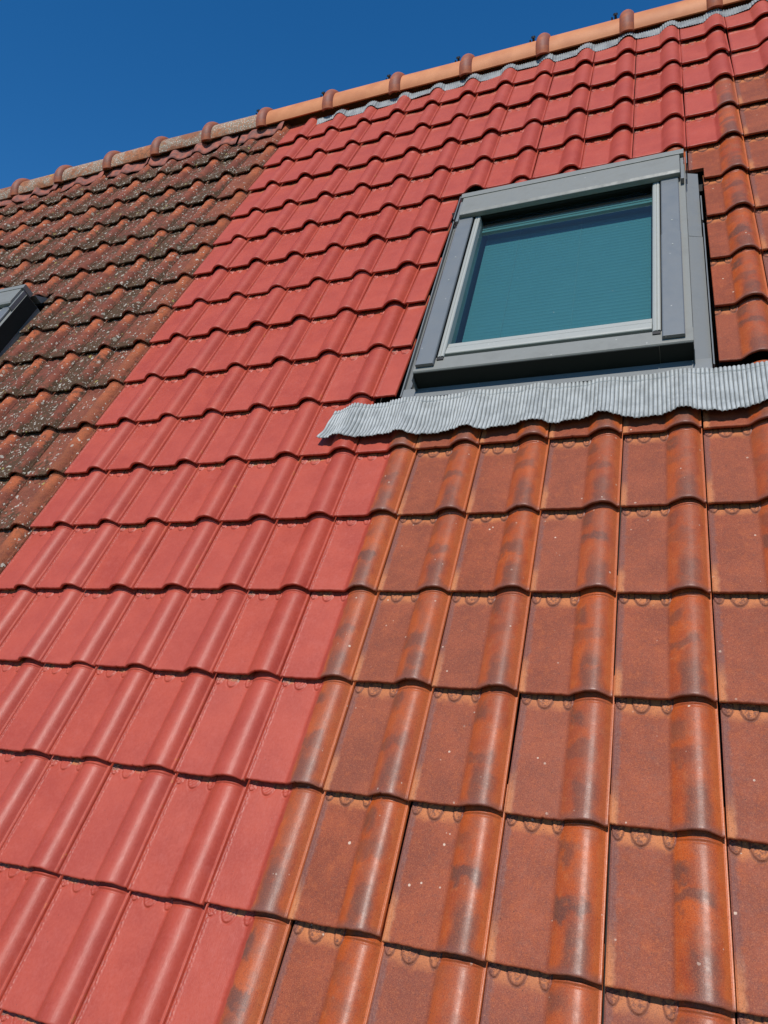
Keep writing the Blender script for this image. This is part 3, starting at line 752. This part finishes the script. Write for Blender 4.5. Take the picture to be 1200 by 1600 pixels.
    for a, b in ((0.1735, 0.184), (-0.631, -0.620)):
        e = MB(); e.box(a, b, 2.405, 2.55, 0.0845, 0.106); B(e, 'hood_end', M_SIDE, 0.001)
    # upstand flashings and gutters at both sides
    for s_ in (0, 1):
        a, b = (0.1895, 0.234) if s_ == 0 else (-0.698, -0.6365)
        gt = MB()
        if s_ == 0:
            gt.extrude_v([(0.1880, 0.070), (0.1895, 0.070), (0.1905, 0.008), (b, -0.004), (b, -0.007), (0.1880, 0.004)], 1.53, 2.20)
            gt.extrude_v([(0.1880, 0.070), (0.1898, 0.070), (0.1908, 0.0095), (b - 0.002, -0.0025), (b - 0.002, -0.006), (0.1880, 0.003)], 2.198, 2.62)
            lip = [(b + 0.003, -0.006), (b + 0.0045, -0.006), (b + 0.006, 0.010), (b + 0.002, 0.012), (b + 0.002, 0.009)]
            gt.extrude_v(lip, 1.53, 2.26); gt.extrude_v([(q_[0] - 0.0015, q_[1]) for q_ in lip], 2.28, 2.44)
        else:
            gt.extrude_v([(-0.6365, 0.070), (-0.6380, 0.070), (-0.6392, 0.006), (a, -0.010), (a, -0.013), (-0.6365, 0.0)], 1.53, 2.60)
            gt.extrude_v([(-0.662, -0.004), (-0.6635, -0.004), (-0.665, 0.014), (-0.660, 0.016), (-0.660, 0.012)], 1.56, 2.60)
            gt.extrude_v([(a + 0.004, -0.013), (a + 0.0025, -0.013), (a, 0.006), (a + 0.005, 0.007), (a + 0.005, 0.004)], 1.53, 2.60)
        B(gt, 'side_flashing', M_SIDE, 0.0005)
    br = MB(); br.box(0.1925, 0.1955, 2.50, 2.585, 0.03, 0.108); B(br, 'bracket', M_COVER, 0.0006)
    br = MB(); br.box(-0.6435, -0.6400, 2.43, 2.60, 0.03, 0.104); B(br, 'bracket', M_COVER, 0.0006)
    tf = MB(); tf.extrude_u([(2.585, 0.0), (2.66, -0.028), (2.66, -0.026), (2.586, 0.05), (2.585, 0.05)], -0.69, 0.186); B(tf, 'top_flashing', M_SIDE, 0)
    # glass, blind and dark lining
    gl = MB(); gl.box(-0.541, 0.082, 1.684, 2.458, 0.058, 0.062)
    G = NT('teal_glazing'); t_ = G.t; t_.nodes.remove(G.b); outn = [n for n in t_.nodes if n.type == 'OUTPUT_MATERIAL'][0]
    tr = G.n('ShaderNodeBsdfTransparent'); tr.inputs[0].default_value = (0.60, 0.80, 0.83, 1); gs = G.n('ShaderNodeBsdfGlossy'); gs.inputs['Roughness'].default_value = 0.02; gs.inputs[0].default_value = (0.85, 0.95, 1, 1)
    fr = G.n('ShaderNodeFresnel'); fr.inputs[0].default_value = 1.65
    tcg = G.n('ShaderNodeTexCoord'); d, cc = G.vor(tcg.outputs['Object'], 28); sep = G.n('ShaderNodeSeparateColor'); G.set(sep.inputs[0], cc)
    speck = G.math('MULTIPLY', G.math('GREATER_THAN', sep.outputs[0], 0.93), G.math('LESS_THAN', d, 0.05))
    film = G.math('ADD', 0.012, G.math('MULTIPLY', speck, 0.55))
    mx = G.n('ShaderNodeMixShader'); geo = G.n('ShaderNodeNewGeometry'); G.set(mx.inputs[0], G.math('MULTIPLY', fr.outputs[0], G.math('SUBTRACT', 1.0, geo.outputs['Backfacing']))); G.set(mx.inputs[1], tr.outputs[0]); G.set(mx.inputs[2], gs.outputs[0])
    df = G.n('ShaderNodeBsdfDiffuse'); df.inputs[0].default_value = (0.55, 0.6, 0.58, 1)
    m2 = G.n('ShaderNodeMixShader'); G.set(m2.inputs[0], film); G.set(m2.inputs[1], mx.outputs[0]); G.set(m2.inputs[2], df.outputs[0])
    t_.links.new(m2.outputs[0], outn.inputs[0])
    B(gl, 'glass', G.m, 0)
    g = NT('blind_slat_lacquer', 0.5); tc = g.n('ShaderNodeTexCoord'); M_SLAT = g.out(g.mix(g.noise(tc.outputs['Object'], 12, 3), (0.20, 0.27, 0.25), (0.235, 0.305, 0.28)))
    bl = MB(); nv_ = 44; va, vb = 1.64, 2.45
    for k in range(nv_):
        a = va + (vb - va) * k / nv_; st_ = (vb - va) / nv_
        bl.add([(-0.530, a, 0.0010), (0.072, a, 0.0010), (0.072, a + st_ * 0.5, 0.0026), (-0.530, a + st_ * 0.5, 0.0026), (0.072, a + st_ * 1.12, 0.0002), (-0.530, a + st_ * 1.12, 0.0002)], [(0, 1, 2, 3), (3, 2, 4, 5)])
    blind = B(bl, 'blind', M_SLAT, 0, smooth=True)
    cr = MB()
    for u in (-0.40, -0.17): cr.box(u, u + 0.0015, va, vb, 0.0032, 0.0042)
    B(cr, 'blind_cord', M_STRIP, 0, blind)
    hr = MB(); hr.box(-0.536, 0.078, 2.389, 2.402, 0.034, 0.049).box(-0.536, 0.078, 2.405, 2.425, 0.030, 0.050); B(hr, 'blind_headrail', M_STRIP, 0.001, blind)
    ln = MB(); ln.box(-0.575, 0.13, 1.60, 2.48, -0.12, -0.10); ln.box(-0.585, -0.5395, 1.60, 2.47, -0.10, 0.029); ln.box(0.0805, 0.14, 1.60, 2.47, -0.10, 0.029)
    B(ln, 'lining', M_VOID, 0)
    # corrugated apron draped over the course below
    PIT = 0.0112
    rs = random.Random(11); pa = [rs.uniform(0, 6.28) for _ in range(8)]
    us_ = np.arange(-0.93, 0.475, PIT / 9)
    cache = {}
    def drape(u, v):
        x = (u / W - math.floor(u / W)) * W; key = round(x, 4)
        if key not in cache:
            cache[key] = float(np.mean(roll_smooth((np.array([x]) + np.linspace(-0.016, 0.016, 9)) % W)))
        return cache[key] - DROP * (v - row_v(5)) / L
    def apron(u, v, t):
        left = max(0.0, (-0.70 - u) / 0.23)
        lo = 1.333 + 0.0022 * math.sin(u * 87 + pa[6]) + 0.0015 * math.sin(u * 211 + pa[7]) + 0.004 * math.sin(u * 9 + pa[0]) + 0.0035 * math.sin(u * 29 + pa[1]) + 0.010 * left
        hi_ = (1.502 if u > -0.705 else 1.502 - 0.022 * left) + 0.003 * math.sin(u * 13 + pa[2])
        fold = 0.878
        vv = lo + (hi_ - lo) * t
        rib = math.sin(2 * math.pi * u / PIT)
        rib = (abs(math.sin(math.pi * u / PIT)) ** 0.7 - 0.6) * 0.0064
        crease = math.exp(-((t - fold - 0.012 * math.sin(u * 16 + pa[3])) / 0.012) ** 2)
        z = drape(u, vv) * (0.80 - 0.5 * t ** 2 * (1 if u > -0.72 else 0.2)) + 0.0160 + 0.0030 * math.sin(u * 21 + pa[4]) * (1 - t) + rib * (1 - 0.75 * crease) - 0.0028 * crease + 0.008 * t
        z += 0.0009 * math.sin(u * 131 + 9 * t + pa[2]) * math.sin(t * 7 + u * 17) + 0.0010 * math.sin(u * 71 - 13 * t)
        z += 0.010 * math.exp(-(t / 0.16) ** 2)
        u2 = u + 0.012 * left * (t - 0.5) * 2 + 0.0015 * math.sin(u * 40 + pa[5]) * (1 - t)
        return (u2, vv, z)
    ts = np.concatenate([np.linspace(0, 0.8, 12), np.linspace(0.83, 0.93, 8), np.linspace(0.95, 1, 3)])
    V = []; F = []; K = len(us_)
    for t in ts:
        for u in us_: V.append(apron(float(u), 0, float(t)))
    for b_ in range(len(ts) - 1):
        for a_ in range(K - 1):
            i0 = b_ * K + a_; F.append((i0, i0 + 1, i0 + K + 1, i0 + K))
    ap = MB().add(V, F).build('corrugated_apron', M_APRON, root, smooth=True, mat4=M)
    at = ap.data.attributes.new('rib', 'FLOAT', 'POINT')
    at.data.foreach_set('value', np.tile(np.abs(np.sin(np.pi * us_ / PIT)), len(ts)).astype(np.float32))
    md = ap.modifiers.new('thickness', 'SOLIDIFY'); md.thickness = 0.001; md.offset = 1
    return root

win = make_window()
def copy_tree(o, parent=None):
    c = o.copy(); COL.objects.link(c)
    if parent: c.parent = parent; c.matrix_parent_inverse = o.matrix_parent_inverse.copy()
    for ch in list(o.children): copy_tree(ch, c)
    return c
bpy.context.view_layer.update()
win2 = copy_tree(win)
win2.matrix_world = M @ Matrix.Translation((-0.225 - 3.16, 1.55, 0))
bpy.context.view_layer.update()
for ch in sorted([c for c in win2.children if c.name.startswith('bracket')], key=lambda c: min((c.matrix_world @ v.co).x for v in c.data.vertices))[-1:] + sorted([c for c in win2.children if c.name.startswith('side_flashing')], key=lambda c: min((c.matrix_world @ v.co).x for v in c.data.vertices))[-1:]:
    bpy.data.objects.remove(ch)      # the neighbouring tiles run right up to this one
win2['label'] = 'corner of a grey roof window at the left picture edge, among lichened tiles'

# ------------------------------------------------------------------ ground
g = NT('garden_grass', 0.95, 0.2); tc = g.n('ShaderNodeTexCoord'); n1 = g.noise(tc.outputs['Object'], 0.4, 5); n2 = g.noise(tc.outputs['Object'], 9, 4)
gm = g.out(g.mix(g.ramp(n2, 0.3, 0.7), g.mix(n1, (0.05, 0.085, 0.025), (0.09, 0.11, 0.04)), (0.06, 0.09, 0.03)), None, g.bump(n2, 0.5, 0.05))
mb = MB(); mb.add([(-2500, -2500, 0), (2500, -2500, 0), (2500, 2500, 0), (-2500, 2500, 0)], [(0, 1, 2, 3)])
o = mb.build('ground', gm, None); tag(o, 'green lawn around the house', 'ground', kind='structure')
bpy.context.view_layer.update()
